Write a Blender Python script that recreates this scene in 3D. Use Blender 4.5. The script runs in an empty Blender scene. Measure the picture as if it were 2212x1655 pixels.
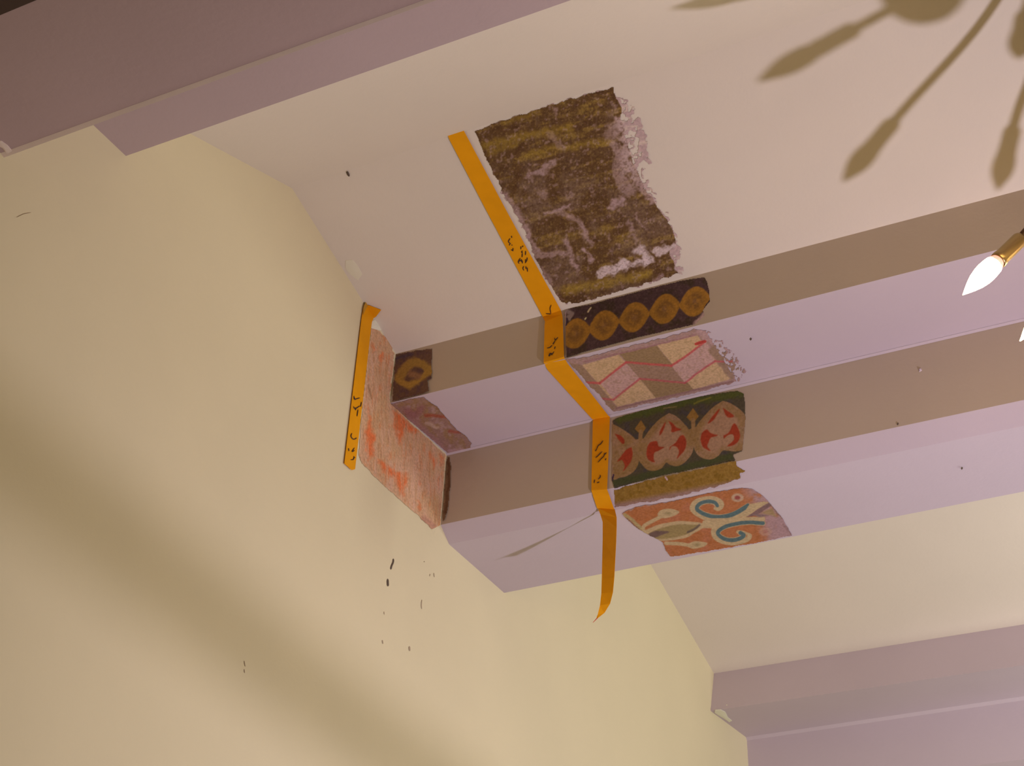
import bpy, math, random
import numpy as np
from mathutils import Vector, Matrix

random.seed(4)
S = 2.0                                   # one model unit is two metres
COL = bpy.context.scene.collection
SC = bpy.context.scene

# ------------------------------------------------------------------ camera
F = 3402.9
CX, CY = 1106.0, 827.5
CAM = np.array([1.0, -1.74135594, -0.9894664])
R = np.array([[0.88811517, 0.45817814, 0.03638998],
              [-0.22150975, 0.49604712, -0.83956577],
              [-0.40272183, 0.73757037, 0.5420379]])     # rows: right, down, forward
cam_d = bpy.data.cameras.new('camera')
cam = bpy.data.objects.new('camera', cam_d)
COL.objects.link(cam)
cam_d.sensor_fit = 'HORIZONTAL'
cam_d.sensor_width = 36.0
cam_d.lens = F / 2212.0 * 36.0
cam_d.clip_start = 0.02
cam_d.clip_end = 100
M = Matrix([[R[0][i], -R[1][i], -R[2][i], CAM[i] * S] for i in range(3)] + [[0, 0, 0, 1]])
cam.matrix_world = M
SC.camera = cam

# ------------------------------------------------------------------ light and exposure
SC.view_settings.view_transform = 'Standard'
SC.view_settings.look = 'None'
SC.view_settings.exposure = 0.0
SC.view_settings.gamma = 1.0
SC.view_settings.use_curve_mapping = False
world = bpy.data.worlds.new('world')
SC.world = world
world.use_nodes = True
bg = world.node_tree.nodes['Background']
bg.inputs[0].default_value = (0.108, 0.066, 0.006, 1)   # warm glow of the rest of the room
bg.inputs[1].default_value = 1.0
LAMP = np.array([1.35414276, -0.60229528, -1.12725663])  # work lamp, low, towards the room
ld = bpy.data.lights.new('work_lamp', 'SPOT')
ld.color = (0.905, 0.80, 1.0)
ld.energy = 198.0
ld.spot_size = math.radians(150)
ld.spot_blend = 1.0
ld.shadow_soft_size = 0.025
lamp = bpy.data.objects.new('work_lamp', ld)
lamp.location = LAMP * S
lamp.rotation_euler = Vector((-0.95, 1.15, 1.33)).to_track_quat('-Z', 'Y').to_euler()
COL.objects.link(lamp)

l2 = bpy.data.lights.new('added_fill_lamp', 'POINT')      # unseen fill, added beyond the right edge to brighten the far bay
l2.color = (1.0, 0.97, 0.93)
l2.energy = 116.0
l2.shadow_soft_size = 0.4
lamp2 = bpy.data.objects.new('added_fill_lamp', l2)
lamp2.location = (1.5 * S, 0.75 * S, -0.42 * S)
COL.objects.link(lamp2)


# ------------------------------------------------------------------ helpers
def V(p):
    return Vector((p[0] * S, p[1] * S, p[2] * S))


def ray(px):
    return R.T @ np.array([(px[0] - CX) / F, (px[1] - CY) / F, 1.0])


def hit(px, pl):
    n, d0 = pl
    d = ray(px)
    return CAM + d * ((d0 - n @ CAM) / (n @ d))


def plane3(a, b, c):
    n = np.cross(np.array(b) - a, np.array(c) - a)
    n = n / np.linalg.norm(n)
    if n @ (CAM - a) < 0:
        n = -n
    return n, float(n @ a)


WALL = (np.array([1.0, 0, 0]), 0.0)


def zplane(z):
    return (np.array([0, 0, -1.0]), -z)


def srgb(*c):
    return tuple(((x / 255) / 12.92 if x / 255 <= 0.04045 else ((x / 255 + 0.055) / 1.055) ** 2.4) for x in c)


def mesh_obj(name, verts, faces, mat, parent=None, smooth=False):
    me = bpy.data.meshes.new(name)
    me.from_pydata([tuple(v) for v in verts], [], faces)
    me.update()
    if smooth:
        for p in me.polygons:
            p.use_smooth = True
    o = bpy.data.objects.new(name, me)
    if mat:
        me.materials.append(mat)
    COL.objects.link(o)
    if parent:
        o.parent = parent
        o.matrix_parent_inverse = parent.matrix_world.inverted()
    return o


def tag(o, label=None, cat=None, group=None, kind=None):
    if label: o['label'] = label
    if cat: o['category'] = cat
    if group: o['group'] = group
    if kind: o['kind'] = kind
    return o


def empty(name, loc):
    o = bpy.data.objects.new(name, None)
    o.empty_display_size = 0.05
    o.location = loc
    COL.objects.link(o)
    o.matrix_world = Matrix.Translation(Vector(loc))
    return o


def paint(name, rgb, rough=0.62, var=0.035, bump=0.06, scale=6.0, spec=0.25):
    m = bpy.data.materials.new(name)
    m.use_nodes = True
    nt = m.node_tree
    b = nt.nodes['Principled BSDF']
    b.inputs['Roughness'].default_value = rough
    b.inputs['Specular IOR Level'].default_value = spec
    tc = nt.nodes.new('ShaderNodeTexCoord')
    n = nt.nodes.new('ShaderNodeTexNoise')
    n.inputs['Scale'].default_value = scale
    n.inputs['Detail'].default_value = 6
    nt.links.new(tc.outputs['Object'], n.inputs['Vector'])
    mr = nt.nodes.new('ShaderNodeMapRange')
    mr.inputs[1].default_value = 0.3
    mr.inputs[2].default_value = 0.7
    mr.inputs[3].default_value = 1 - var
    mr.inputs[4].default_value = 1 + var
    nt.links.new(n.outputs['Fac'], mr.inputs[0])
    mx = nt.nodes.new('ShaderNodeVectorMath')
    mx.operation = 'SCALE'
    mx.inputs[0].default_value = rgb
    nt.links.new(mr.outputs[0], mx.inputs['Scale'])
    nt.links.new(mx.outputs[0], b.inputs['Base Color'])
    if bump:
        n2 = nt.nodes.new('ShaderNodeTexNoise')
        n2.inputs['Scale'].default_value = 70
        n2.inputs['Detail'].default_value = 4
        nt.links.new(tc.outputs['Object'], n2.inputs['Vector'])
        bp = nt.nodes.new('ShaderNodeBump')
        bp.inputs['Strength'].default_value = bump
        bp.inputs['Distance'].default_value = 0.01
        nt.links.new(n2.outputs['Fac'], bp.inputs['Height'])
        nt.links.new(bp.outputs[0], b.inputs['Normal'])
    return m


def solid(name, rgb, rough=0.5, metal=0.0, emit=0.0):
    m = bpy.data.materials.new(name)
    m.use_nodes = True
    b = m.node_tree.nodes['Principled BSDF']
    b.inputs['Base Color'].default_value = (*rgb, 1)
    b.inputs['Roughness'].default_value = rough
    b.inputs['Metallic'].default_value = metal
    if emit:
        b.inputs['Emission Color'].default_value = (*rgb, 1)
        b.inputs['Emission Strength'].default_value = emit
    return m


M_WALL = paint('yellow_cream_paint', (0.765, 0.697, 0.448), var=0.02, scale=3)
M_CEIL = paint('off_white_paint', (0.755, 0.69, 0.58), var=0.025, scale=2.5)
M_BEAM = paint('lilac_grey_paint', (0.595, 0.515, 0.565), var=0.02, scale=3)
M_TAUPE = paint('taupe_sides', (0.54, 0.455, 0.36), var=0.02, scale=3)
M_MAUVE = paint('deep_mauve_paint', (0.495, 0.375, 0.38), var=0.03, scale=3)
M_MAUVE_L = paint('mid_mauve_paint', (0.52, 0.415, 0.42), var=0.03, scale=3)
M_DARK = paint('side_shade_brown', (0.13, 0.095, 0.09), var=0.05)
M_EDGE = paint('pale_edge_paint', (0.80, 0.69, 0.62), var=0.05)
M_CREAM = paint('cream_filler', (0.83, 0.84, 0.66), var=0.03)
M_TAPE = paint('orange_paper_tape', (0.83, 0.365, 0.005), rough=0.6, var=0.05, bump=0.05, scale=18, spec=0.12)
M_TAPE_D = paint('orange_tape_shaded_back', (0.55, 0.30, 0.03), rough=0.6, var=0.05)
M_INK = solid('black_marker_ink', (0.055, 0.022, 0.006), 0.6)
M_SPECK = solid('dark_speck', (0.10, 0.07, 0.045), 0.8)
M_FAINT = solid('faint_brown_speck', (0.42, 0.33, 0.21), 0.8)
M_BRASS = solid('aged_brass', (0.42, 0.30, 0.125), 0.38, 1.0)
M_BRONZE = solid('dark_bronze', (0.13, 0.075, 0.045), 0.4, 0.8)
M_BULB = solid('lit_frosted_glass', (1.0, 0.70, 0.36), 0.3, 0.0, 33.0)
M_COLLAR = solid('pink_lit_glass_neck', (1.0, 0.45, 0.36), 0.3, 0.0, 0.9)
M_STEEL = solid('dark_steel', (0.05, 0.05, 0.05), 0.5, 0.6)

# painted panels read their colours from a colour attribute
M_PAINTED = bpy.data.materials.new('old_distemper_paint')
M_PAINTED.use_nodes = True
_nt = M_PAINTED.node_tree
_b = _nt.nodes['Principled BSDF']
_b.inputs['Roughness'].default_value = 0.8
_b.inputs['Specular IOR Level'].default_value = 0.12
_a = _nt.nodes.new('ShaderNodeAttribute')
_a.attribute_name = 'paint'
_tc = _nt.nodes.new('ShaderNodeTexCoord')
_n = _nt.nodes.new('ShaderNodeTexNoise')
_n.inputs['Scale'].default_value = 160
_n.inputs['Detail'].default_value = 5
_nt.links.new(_tc.outputs['Object'], _n.inputs['Vector'])
_mr = _nt.nodes.new('ShaderNodeMapRange')
_mr.inputs[1].default_value = 0.25
_mr.inputs[2].default_value = 0.75
_mr.inputs[3].default_value = 0.80
_mr.inputs[4].default_value = 1.20
_nt.links.new(_n.outputs['Fac'], _mr.inputs[0])
_vm = _nt.nodes.new('ShaderNodeVectorMath')
_vm.operation = 'SCALE'
_nt.links.new(_a.outputs['Color'], _vm.inputs[0])
_nt.links.new(_mr.outputs[0], _vm.inputs['Scale'])
_nt.links.new(_vm.outputs[0], _b.inputs['Base Color'])


# ------------------------------------------------------------------ profile edges: lines running away from the wall
class Edge:
    def __init__(self, v, z, dv=0.0, dz=0.0):
        self.v, self.z, self.dv, self.dz = v, z, dv, dz

    def at(self, u):
        return np.array([u, self.v + self.dv * u, self.z + self.dz * u])


def edge(pw, pr=None):
    """edge that meets the wall at pixel pw and passes pixel pr"""
    w = hit(pw, WALL)
    if pr is None:
        return Edge(w[1], w[2])
    q = hit(pr, zplane(w[2]))
    return Edge(w[1], w[2], (q[1] - w[1]) / q[0], 0.0)


def face_plane(a, b, u0=0.15, u1=0.6):
    return plane3(a.at(u0), a.at(u1), b.at((u0 + u1) / 2))


US = [-0.012, 0.0, 0.1, 0.2, 0.3, 0.4, 0.5, 0.6, 0.7, 0.8, 0.9, 1.1, 1.4, 1.8, 2.2, 2.6, 3.0]


def strip(name, ea, eb, mat, parent=None, us=US):
    vs, fs = [], []
    for u in us:
        vs += [V(ea.at(u)), V(eb.at(u))]
    for i in range(len(us) - 1):
        fs.append((2 * i, 2 * i + 1, 2 * i + 3, 2 * i + 2))
    return mesh_obj(name, vs, fs, mat, parent)


def prism(name, edges, mat, parent=None, us=US):
    n = len(edges)
    vs = [V(e.at(u)) for u in us for e in edges]
    fs = []
    for i in range(len(us) - 1):
        for j in range(n):
            k = (j + 1) % n
            fs.append((i * n + j, i * n + k, (i + 1) * n + k, (i + 1) * n + j))
    fs.append(tuple(range(n)))
    fs.append(tuple(reversed(range((len(us) - 1) * n, len(us) * n))))
    o = mesh_obj(name, vs, fs, mat, parent)
    import bmesh
    bm = bmesh.new()
    bm.from_mesh(o.data)
    bmesh.ops.recalc_face_normals(bm, faces=bm.faces)
    bm.to_mesh(o.data)
    bm.free()
    return o


P12, P23, W1, W2, Z0, Z1, ZC, CH = 1.0491, 1.1981, 0.2500, 0.0965, 0.1982, 0.1237, 0.0154, 0.0320
VR, ZR = -0.5147, 0.2933
TOP = 0.36

# middle beam (measured edges)
b2_z0 = edge((855, 765), (2212, 409))
b2_z1a = edge((842, 871), (1892, 606))
b2_z1b = edge((965, 981), (2212, 690))
b2_zc = edge((952, 1134), (2212, 864))
b2_z2 = edge((970, 1176), (2212, 920))
b2_w2 = edge((1089, 1281), (2212, 1062))
# near beam
b1_z0 = Edge(-P12 + W1, 0.1962)
b1_z1 = edge((272, 337), (1234, 0))
b1_w2o = edge((8, 339), (922, 6))
b1_w2i = edge((2, 328), (922, -5))
b1_w2i.z = b1_w2i.z - 0.0015
# far beam
b3_z0 = edge((1542, 1455), (2212, 1349))
b3_z1a = edge((1535, 1536), (2212, 1437))
b3_z1b = edge((1613, 1594), (2212, 1506))
b3_zc = Edge(P23 - W2, ZC + 0.004)
b3_z2 = Edge(P23 - W2 + CH, 0.003)

ridge1 = edge((631, 407), (1787, 29))
ridge1.dv, ridge1.dz = ridge1.dv, 0.0

# ------------------------------------------------------------------ the room shell
wv = [V((0, -3.2, -1.8)), V((0, 3.4, -1.8)), V((0, 3.4, 0.5)), V((0, -3.2, 0.5)),
      V((-0.12, -3.2, -1.8)), V((-0.12, 3.4, -1.8)), V((-0.12, 3.4, 0.5)), V((-0.12, -3.2, 0.5))]
wall = mesh_obj('wall_left', wv, [(0, 1, 2, 3), (5, 4, 7, 6), (4, 0, 3, 7), (1, 5, 6, 2), (3, 2, 6, 7), (4, 5, 1, 0)], M_WALL)
tag(wall, 'plain yellow cream end wall that the ceiling beams run into', 'wall', kind='structure')

ceiling = empty('ceiling', (0, 0, 0.5))
tag(ceiling, 'off-white ceiling folded into shallow ridges between the beams', 'ceiling', kind='structure')


def bay(ea, er, eb):
    """one shallow ridged bay; each slope a thin slab"""
    out = []
    for x, y in ((ea, er), (er, eb)):
        up = lambda e: Edge(e.v, e.z + 0.02, e.dv, e.dz)
        out.append(prism('ceiling_slope', [x, y, up(y), up(x)], M_CEIL, ceiling))
    return out


slope_1a, slope_1b = bay(b1_z0, ridge1, b2_z0)
mid3 = P23 / 2
bay(Edge(W1, Z0), Edge(mid3, ZR + 0.012), b3_z0)
bay(Edge(P23 + W1, Z0), Edge(P23 + P12 / 2, ZR), Edge(P23 + P12 - W1, Z0))
bay(Edge(-2 * P12 + W1, Z0), Edge(-1.5 * P12, ZR), Edge(-P12 - W1, Z0))

# ------------------------------------------------------------------ beams
def beam(name, label, core, u0=0.0):
    root = empty(name, V(core))
    tag(root, label, 'beam', 'stepped boxed ceiling beams', 'thing')
    return root


middle = beam('ceiling_beam', 'lilac stepped ceiling beam bearing the orange tape and the uncovered painted ornament', (0, 0, 0.2))
up0 = Edge(b2_z0.v, Z0 + 0.02, b2_z0.dv)
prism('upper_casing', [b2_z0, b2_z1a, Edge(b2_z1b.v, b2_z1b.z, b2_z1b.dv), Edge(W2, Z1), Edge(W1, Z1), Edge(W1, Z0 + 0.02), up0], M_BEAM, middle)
cv = 0.003
cove_a = Edge(b2_z1b.v - cv, b2_z1b.z - 0.0004, b2_z1b.dv)
cove_b = Edge(b2_z1b.v - 0.0004, b2_z1b.z - cv, b2_z1b.dv)
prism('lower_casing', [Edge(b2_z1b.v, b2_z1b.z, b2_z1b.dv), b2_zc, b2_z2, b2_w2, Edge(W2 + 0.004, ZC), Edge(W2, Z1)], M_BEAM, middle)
strip('caulk_bead', cove_a, cove_b, M_BEAM, middle)

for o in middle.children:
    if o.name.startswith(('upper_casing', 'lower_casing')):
        o.data.materials.append(M_TAUPE)                 # the upright sides get a darker, browner colour
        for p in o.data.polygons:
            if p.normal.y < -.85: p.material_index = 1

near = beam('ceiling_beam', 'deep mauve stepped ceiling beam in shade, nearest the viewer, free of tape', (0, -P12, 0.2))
c1 = -P12
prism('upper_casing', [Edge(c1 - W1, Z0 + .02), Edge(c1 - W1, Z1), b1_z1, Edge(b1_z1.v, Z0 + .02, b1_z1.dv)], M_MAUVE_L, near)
b1_l2 = Edge(-1.0972, 0.0)
b1_lc = Edge(-1.1270, 0.018)
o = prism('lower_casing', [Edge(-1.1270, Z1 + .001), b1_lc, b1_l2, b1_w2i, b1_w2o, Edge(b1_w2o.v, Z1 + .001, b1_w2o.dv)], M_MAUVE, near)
strip('edge_highlight', Edge(b1_w2i.v, b1_w2i.z - .0001, b1_w2i.dv), Edge(b1_w2o.v + .0004, b1_w2o.z - .0006, b1_w2o.dv), M_EDGE, near)  # chamfer strip, its highlight lifted by the paler colour
strip('side_shade', Edge(-1.1276, Z1, 0), Edge(-1.1276, 0.0185), M_DARK, near)  # dark strips on the side turned from the lamp, shade put into their colour
strip('side_shade', Edge(b1_lc.v - .0006, b1_lc.z - .0006), Edge(b1_l2.v - .0003, b1_l2.z - .0006), M_DARK, near)

far = beam('ceiling_beam', 'pale lilac stepped ceiling beam beyond the taped one, with a cream filler smear', (0, P23, 0.2))
c3 = P23
prism('upper_casing', [b3_z0, b3_z1a, b3_z1b, Edge(c3 + W2, Z1), Edge(c3 + W1, Z1), Edge(c3 + W1, Z0 + .02), Edge(b3_z0.v, Z0 + .02, b3_z0.dv)], M_BEAM, far)
prism('lower_casing', [b3_z1b, Edge(b3_z1b.v + 0.0006, 0.115, b3_z1b.dv), Edge(b3_z1b.v + .005, ZC, b3_z1b.dv), Edge(b3_z1b.v + .006 + CH, 0.0, b3_z1b.dv), Edge(c3 + W2 - CH, 0), Edge(c3 + W2, ZC), Edge(c3 + W2, Z1)], M_BEAM, far)
strip('caulk_bead', Edge(b3_z1b.v - .005, b3_z1b.z - .0004, b3_z1b.dv), Edge(b3_z1b.v + 0.0002, b3_z1b.z - .006, b3_z1b.dv), M_BEAM, far)

# planes the flat things lie on
PL_S2 = face_plane(ridge1, b2_z0)
PL_F1 = face_plane(b2_z0, b2_z1a)
PL_S1 = face_plane(b2_z1a, b2_z1b)
PL_F2 = face_plane(b2_z1b, b2_zc)
PL_CH = face_plane(b2_zc, b2_z2)
PL_SO = face_plane(b2_z2, b2_w2)


def on(px, pl, off=0.0006):
    return hit(px, pl) + pl[0] * off


# ------------------------------------------------------------------ painted panels
def vnoise(shape, cell, seed, aniso=(1, 1)):
    rng = np.random.default_rng(seed)
    h, w = shape
    ch, cw = max(cell * aniso[1], 1e-3), max(cell * aniso[0], 1e-3)
    gh, gw = int(h / ch) + 3, int(w / cw) + 3
    g = rng.random((gh, gw))
    y = np.arange(h) / ch
    x = np.arange(w) / cw
    yi, xi = y.astype(int), x.astype(int)
    fy, fx = (y - yi)[:, None], (x - xi)[None, :]
    fy, fx = fy * fy * (3 - 2 * fy), fx * fx * (3 - 2 * fx)
    a, b = g[np.ix_(yi, xi)], g[np.ix_(yi, xi + 1)]
    c, d = g[np.ix_(yi + 1, xi)], g[np.ix_(yi + 1, xi + 1)]
    return (a * (1 - fx) + b * fx) * (1 - fy) + (c * (1 - fx) + d * fx) * fy


def fnoise(shape, cell, seed, aniso=(1, 1)):
    return (vnoise(shape, cell, seed, aniso) + .5 * vnoise(shape, cell / 2, seed + 1, aniso) + .25 * vnoise(shape, cell / 4, seed + 2, aniso)) / 1.75


class Canvas:
    """colours in the sample's own flat frame, laid on the surface it was scraped free on"""
    def __init__(s, org, sc, box, step=1.5, seed=1):
        s.org, s.sc = org, sc                       # z-frame: px = org + z / sc
        x0, y0, x1, y1 = box
        s.nx, s.ny = int((x1 - x0) / step) + 2, int((y1 - y0) / step) + 2
        X = x0 + np.arange(s.nx) * step
        Y = y0 + np.arange(s.ny) * step
        s.X, s.Y = np.meshgrid(X, Y)
        s.zx, s.zy = (s.X - org[0]) * sc, (s.Y - org[1]) * sc
        s.col = np.zeros((s.ny, s.nx, 3))
        s.mask = np.zeros((s.ny, s.nx), bool)
        s.ids = np.zeros((s.ny, s.nx), int)
        s.seed = seed
        s.jx = fnoise(s.X.shape, 9, seed + 50) - .5
        s.jy = fnoise(s.X.shape, 9, seed + 70) - .5

    def inside(s, pts, jit=0.0):
        x, y = s.zx + s.jx * jit, s.zy + s.jy * jit
        r = np.zeros(x.shape, bool)
        n = len(pts)
        for i in range(n):
            (xa, ya), (xb, yb) = pts[i], pts[(i + 1) % n]
            if ya == yb: continue
            c = ((ya > y) != (yb > y)) & (x < (xb - xa) * (y - ya) / (yb - ya) + xa)
            r ^= c
        return r

    def dist(s, pts, jit=0.0, closed=False):
        x, y = s.zx + s.jx * jit, s.zy + s.jy * jit
        d = np.full(x.shape, 1e9)
        P = list(pts) + ([pts[0]] if closed else [])
        for (xa, ya), (xb, yb) in zip(P[:-1], P[1:]):
            dx, dy = xb - xa, yb - ya
            t = np.clip(((x - xa) * dx + (y - ya) * dy) / (dx * dx + dy * dy + 1e-9), 0, 1)
            d = np.minimum(d, np.hypot(x - xa - t * dx, y - ya - t * dy))
        return d

    def blend(s, w, c, ident=None):
        w = np.clip(w, 0, 1)[..., None]
        s.col = s.col * (1 - w) + np.array(c, float) * w
        if ident is not None:
            s.ids[w[..., 0] > .5] = ident

    def outline(s, pts, jit=6):
        s.mask |= s.inside(pts, jit)

    def poly(s, pts, c, ident=None, jit=4, soft=3.0):
        i = s.inside(pts, jit)
        d = s.dist(pts, jit, True)
        s.blend(np.where(i, .5 + d / (2 * soft), .5 - d / (2 * soft)), c, ident)

    def line(s, pts, w, c, ident=None, jit=4, soft=3.0, a=1.0):
        d = s.dist(smooth(pts), jit)
        s.blend(np.clip(.5 + (w / 2 - d) / (2 * soft), 0, 1) * a, c, ident)

    def taper(s, pts, w0, w1, c, ident=None, jit=3, soft=3.0):
        P = smooth(pts)
        n = len(P) - 1
        best = np.full(s.zx.shape, -1e9)
        for i in range(n):
            d = s.dist(P[i:i + 2], jit)
            best = np.maximum(best, (w0 + (w1 - w0) * i / n) / 2 - d)
        s.blend(.5 + best / (2 * soft), c, ident)

    def split(s):
        """every separate island of a motif gets its own number; crumbs go back to the ground"""
        cell = s.mask[:-1, :-1] & s.mask[1:, :-1] & s.mask[:-1, 1:] & s.mask[1:, 1:]
        old = np.where(cell, s.ids[:-1, :-1], -1)
        new = np.zeros_like(s.ids)
        s.kind = {0: 0}
        if (old > 0).any():
            seen = np.zeros(old.shape, bool)
            nxt = 0
            H, W = old.shape
            for y0, x0 in zip(*np.nonzero(old > 0)):
                if seen[y0, x0]: continue
                k = old[y0, x0]
                stack, comp = [(y0, x0)], []
                seen[y0, x0] = True
                while stack:
                    y, x = stack.pop()
                    comp.append((y, x))
                    for yy, xx in ((y + 1, x), (y - 1, x), (y, x + 1), (y, x - 1)):
                        if 0 <= yy < H and 0 <= xx < W and not seen[yy, xx] and old[yy, xx] == k:
                            seen[yy, xx] = True
                            stack.append((yy, xx))
                if len(comp) > 60:
                    nxt += 1
                    s.kind[nxt] = int(k)
                    a = np.array(comp)
                    new[a[:, 0], a[:, 1]] = nxt
        s.ids = new

    def build(s, name, pl, E, parent, names=None, off=0.0006, label=None):
        d = np.stack([(s.X - CX) / F, (s.Y - CY) / F, np.ones_like(s.X)], -1) @ R
        t = (pl[1] + off - pl[0] @ CAM) / (d @ pl[0])
        P = (CAM + d * t[..., None]) * S
        c = np.clip(s.col, 0, 255) / 255
        lin = np.where(c <= .04045, c / 12.92, ((c + .055) / 1.055) ** 2.4)
        alb = np.clip(lin / np.array(E), 0.004, 0.93)
        s.split()
        cell = s.mask[:-1, :-1] & s.mask[1:, :-1] & s.mask[:-1, 1:] & s.mask[1:, 1:]
        root = None
        for ident in sorted(set(s.ids[:-1, :-1][cell].tolist())):
            yy, xx = np.nonzero(cell & (s.ids[:-1, :-1] == ident))
            q = np.stack([yy * s.nx + xx, yy * s.nx + xx + 1, (yy + 1) * s.nx + xx + 1, (yy + 1) * s.nx + xx], 1)
            used, inv = np.unique(q, return_inverse=True)
            q = inv.reshape(q.shape)
            vs = P.reshape(-1, 3)[used]
            # seen from the room the quads run clockwise in picture order: turn them to face the room
            q = q[:, ::-1]
            nm = name if ident == 0 or not names else names[s.kind[ident]]
            me = bpy.data.meshes.new(nm)
            me.vertices.add(len(vs))
            me.vertices.foreach_set('co', vs.astype(np.float32).ravel())
            me.loops.add(q.size)
            me.loops.foreach_set('vertex_index', q.astype(np.int32).ravel())
            me.polygons.add(len(q))
            me.polygons.foreach_set('loop_start', np.arange(0, q.size, 4, dtype=np.int32))
            me.update(calc_edges=True)
            at = me.color_attributes.new('paint', 'FLOAT_COLOR', 'POINT')
            cc = np.ones((len(vs), 4), np.float32)
            cc[:, :3] = alb.reshape(-1, 3)[used]
            at.data.foreach_set('color', cc.ravel())
            me.materials.append(M_PAINTED)
            o = bpy.data.objects.new(nm, me)
            COL.objects.link(o)
            par = parent if root is None else root
            o.parent = par
            o.matrix_parent_inverse = par.matrix_world.inverted()
            if root is None:
                root = o
                if label: o['label'] = label
        return root


def smooth(pts, n=6):
    if len(pts) < 3: return list(pts)
    P = [pts[0]] + list(pts) + [pts[-1]]
    out = []
    for i in range(1, len(P) - 2):
        p0, p1, p2, p3 = (np.array(P[i + k], float) for k in (-1, 0, 1, 2))
        for k in range(n):
            t = k / n
            out.append(tuple(.5 * (2 * p1 + (p2 - p0) * t + (2 * p0 - 5 * p1 + 4 * p2 - p3) * t * t + (3 * p1 - p0 - 3 * p2 + p3) * t ** 3)))
    out.append(tuple(pts[-1]))
    return out


# light falling on each face, used to turn the colours seen on the old paint into colours of the paint itself
E_S2, E_F1, E_S1, E_F2, E_CH, E_SO = (.585, .458, .415), (.45, .335, .265), (.53, .41, .37), (.487, .354, .30), (.65, .53, .50), (.67, .56, .51)
E_WALL = (.56, .443, .43)


def dim(e, g):
    return tuple(a / b for a, b in zip(e, g))


E_F1, E_S1, E_F2, E_CH, E_SO, E_WALL = dim(E_F1, (.72, .66, .66)), dim(E_S1, (.60, .50, .48)), dim(E_F2, (.58, .48, .43)), dim(E_CH, (.74, .65, .75)), dim(E_SO, (.54, .52, .51)), dim(E_WALL, (.77, .66, .62))
E_F1L, E_S1L = dim((.42, .31, .23), (.8, .75, .7)), dim((.52, .41, .36), (.66, .58, .52))

# ---- brown scraped board on the ceiling slope
c = Canvas((900, 150), 3.009, (1015, 175, 1500, 665), 1.5, 3)
sh = c.X.shape
brown = [(375, 400), (560, 332), (750, 272), (1010, 190), (1190, 145), (1275, 108), (1305, 190), (1330, 250), (1330, 330), (1360, 430), (1390, 560), (1440, 680), (1500, 800), (1570, 890), (1650, 1020), (1695, 1140), (1640, 1190), (1700, 1330),
         (1540, 1375), (1230, 1470), (1040, 1522), (940, 1510), (900, 1460), (800, 1290), (690, 1020), (590, 850), (500, 680), (430, 540)]
fringe = brown[:6] + [(1330, 190), (1400, 250), (1445, 330), (1490, 430), (1525, 600), (1470, 680), (1540, 800), (1610, 930), (1680, 1060), (1720, 1150), (1740, 1310)] + brown[17:]
ib = c.inside(brown, 22)
fr = c.inside(fringe, 60)
# streaks along the board
ang = math.radians(-15.5)
rx, ry = c.zx * math.cos(ang) + c.zy * math.sin(ang), -c.zx * math.sin(ang) + c.zy * math.cos(ang)


def rn(cx, cy, seed, size=220):
    g = fnoise((size, size), 8, seed)
    return g[np.mod((ry / cy).astype(int), size), np.mod((rx / cx).astype(int), size)]


base = np.array([80, 52, 28.])
c.col[:] = base
n1 = rn(22, 4, 11)
n2 = rn(8, 7, 21)
n3 = fnoise(sh, 2.2, 31)
n4 = fnoise(sh, 30, 41)
c.blend(np.clip((n1 - .5) * 5, 0, 1) * .85, (118, 86, 38))
c.blend(np.clip((n2 - .53) * 6, 0, 1) * .6, (66, 40, 22))
c.blend(np.clip((n4 - .5) * 5, 0, 1) * .5 * np.clip((c.zy - 450) / 300, 0, 1), (108, 80, 66))
c.blend(np.clip((n3 - .60) * 6, 0, 1) * .55, (62, 36, 24))
c.blend(np.clip((.38 - n3) * 6, 0, 1) * .5, (132, 100, 58))
for pts, w in (([(440, 500), (760, 420), (1000, 380)], 50), ([(470, 540), (640, 490)], 30), ([(960, 1440), (1300, 1370), (1500, 1330)], 60), ([(560, 350), (800, 280)], 26), ([(700, 560), (1000, 500), (1250, 470)], 40)):
    c.line(pts, w, (138, 104, 34), a=.55, jit=40, soft=16)
lil = (148, 113, 109)
for pts, w, a in (([(725, 690), (800, 660), (890, 610)], 46, .75), ([(870, 410), (900, 470), (940, 500)], 46, .4), ([(905, 250), (910, 300)], 16, .6),
                  ([(850, 935), (930, 915), (1000, 893)], 20, .85), ([(930, 940), (990, 960)], 46, .5), ([(1000, 960), (1060, 990), (1090, 1060)], 40, .6), ([(1070, 1000), (1110, 1090), (1140, 1140)], 22, .6),
                  ([(965, 1110), (985, 1170), (1040, 1290)], 30, .75), ([(1085, 1160), (1140, 1245)], 22, .95), ([(1265, 890), (1350, 830)], 36, .8), ([(1340, 880), (1300, 890)], 30, .6), ([(1320, 610), (1330, 720), (1400, 790)], 70, .55), ([(1440, 720), (1530, 860)], 50, .7),
                  ([(570, 820), (650, 960), (720, 1080)], 70, .75), ([(720, 1080), (780, 1190), (850, 1200), (960, 1195)], 48, .65), ([(800, 1310), (850, 1390)], 60, .5), ([(1370, 980), (1400, 1050)], 18, .7), ([(1440, 960), (1490, 1030)], 20, .5), ([(1250, 430), (1330, 350)], 80, .5), ([(1400, 1090), (1440, 1130)], 30, .5),
                  ([(1280, 500), (1330, 560)], 60, .6), ([(800, 800), (830, 820)], 36, .5), ([(1540, 1370), (1600, 1330)], 30, .7)):
    c.line(pts, w, lil, a=a, jit=60, soft=9)
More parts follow.
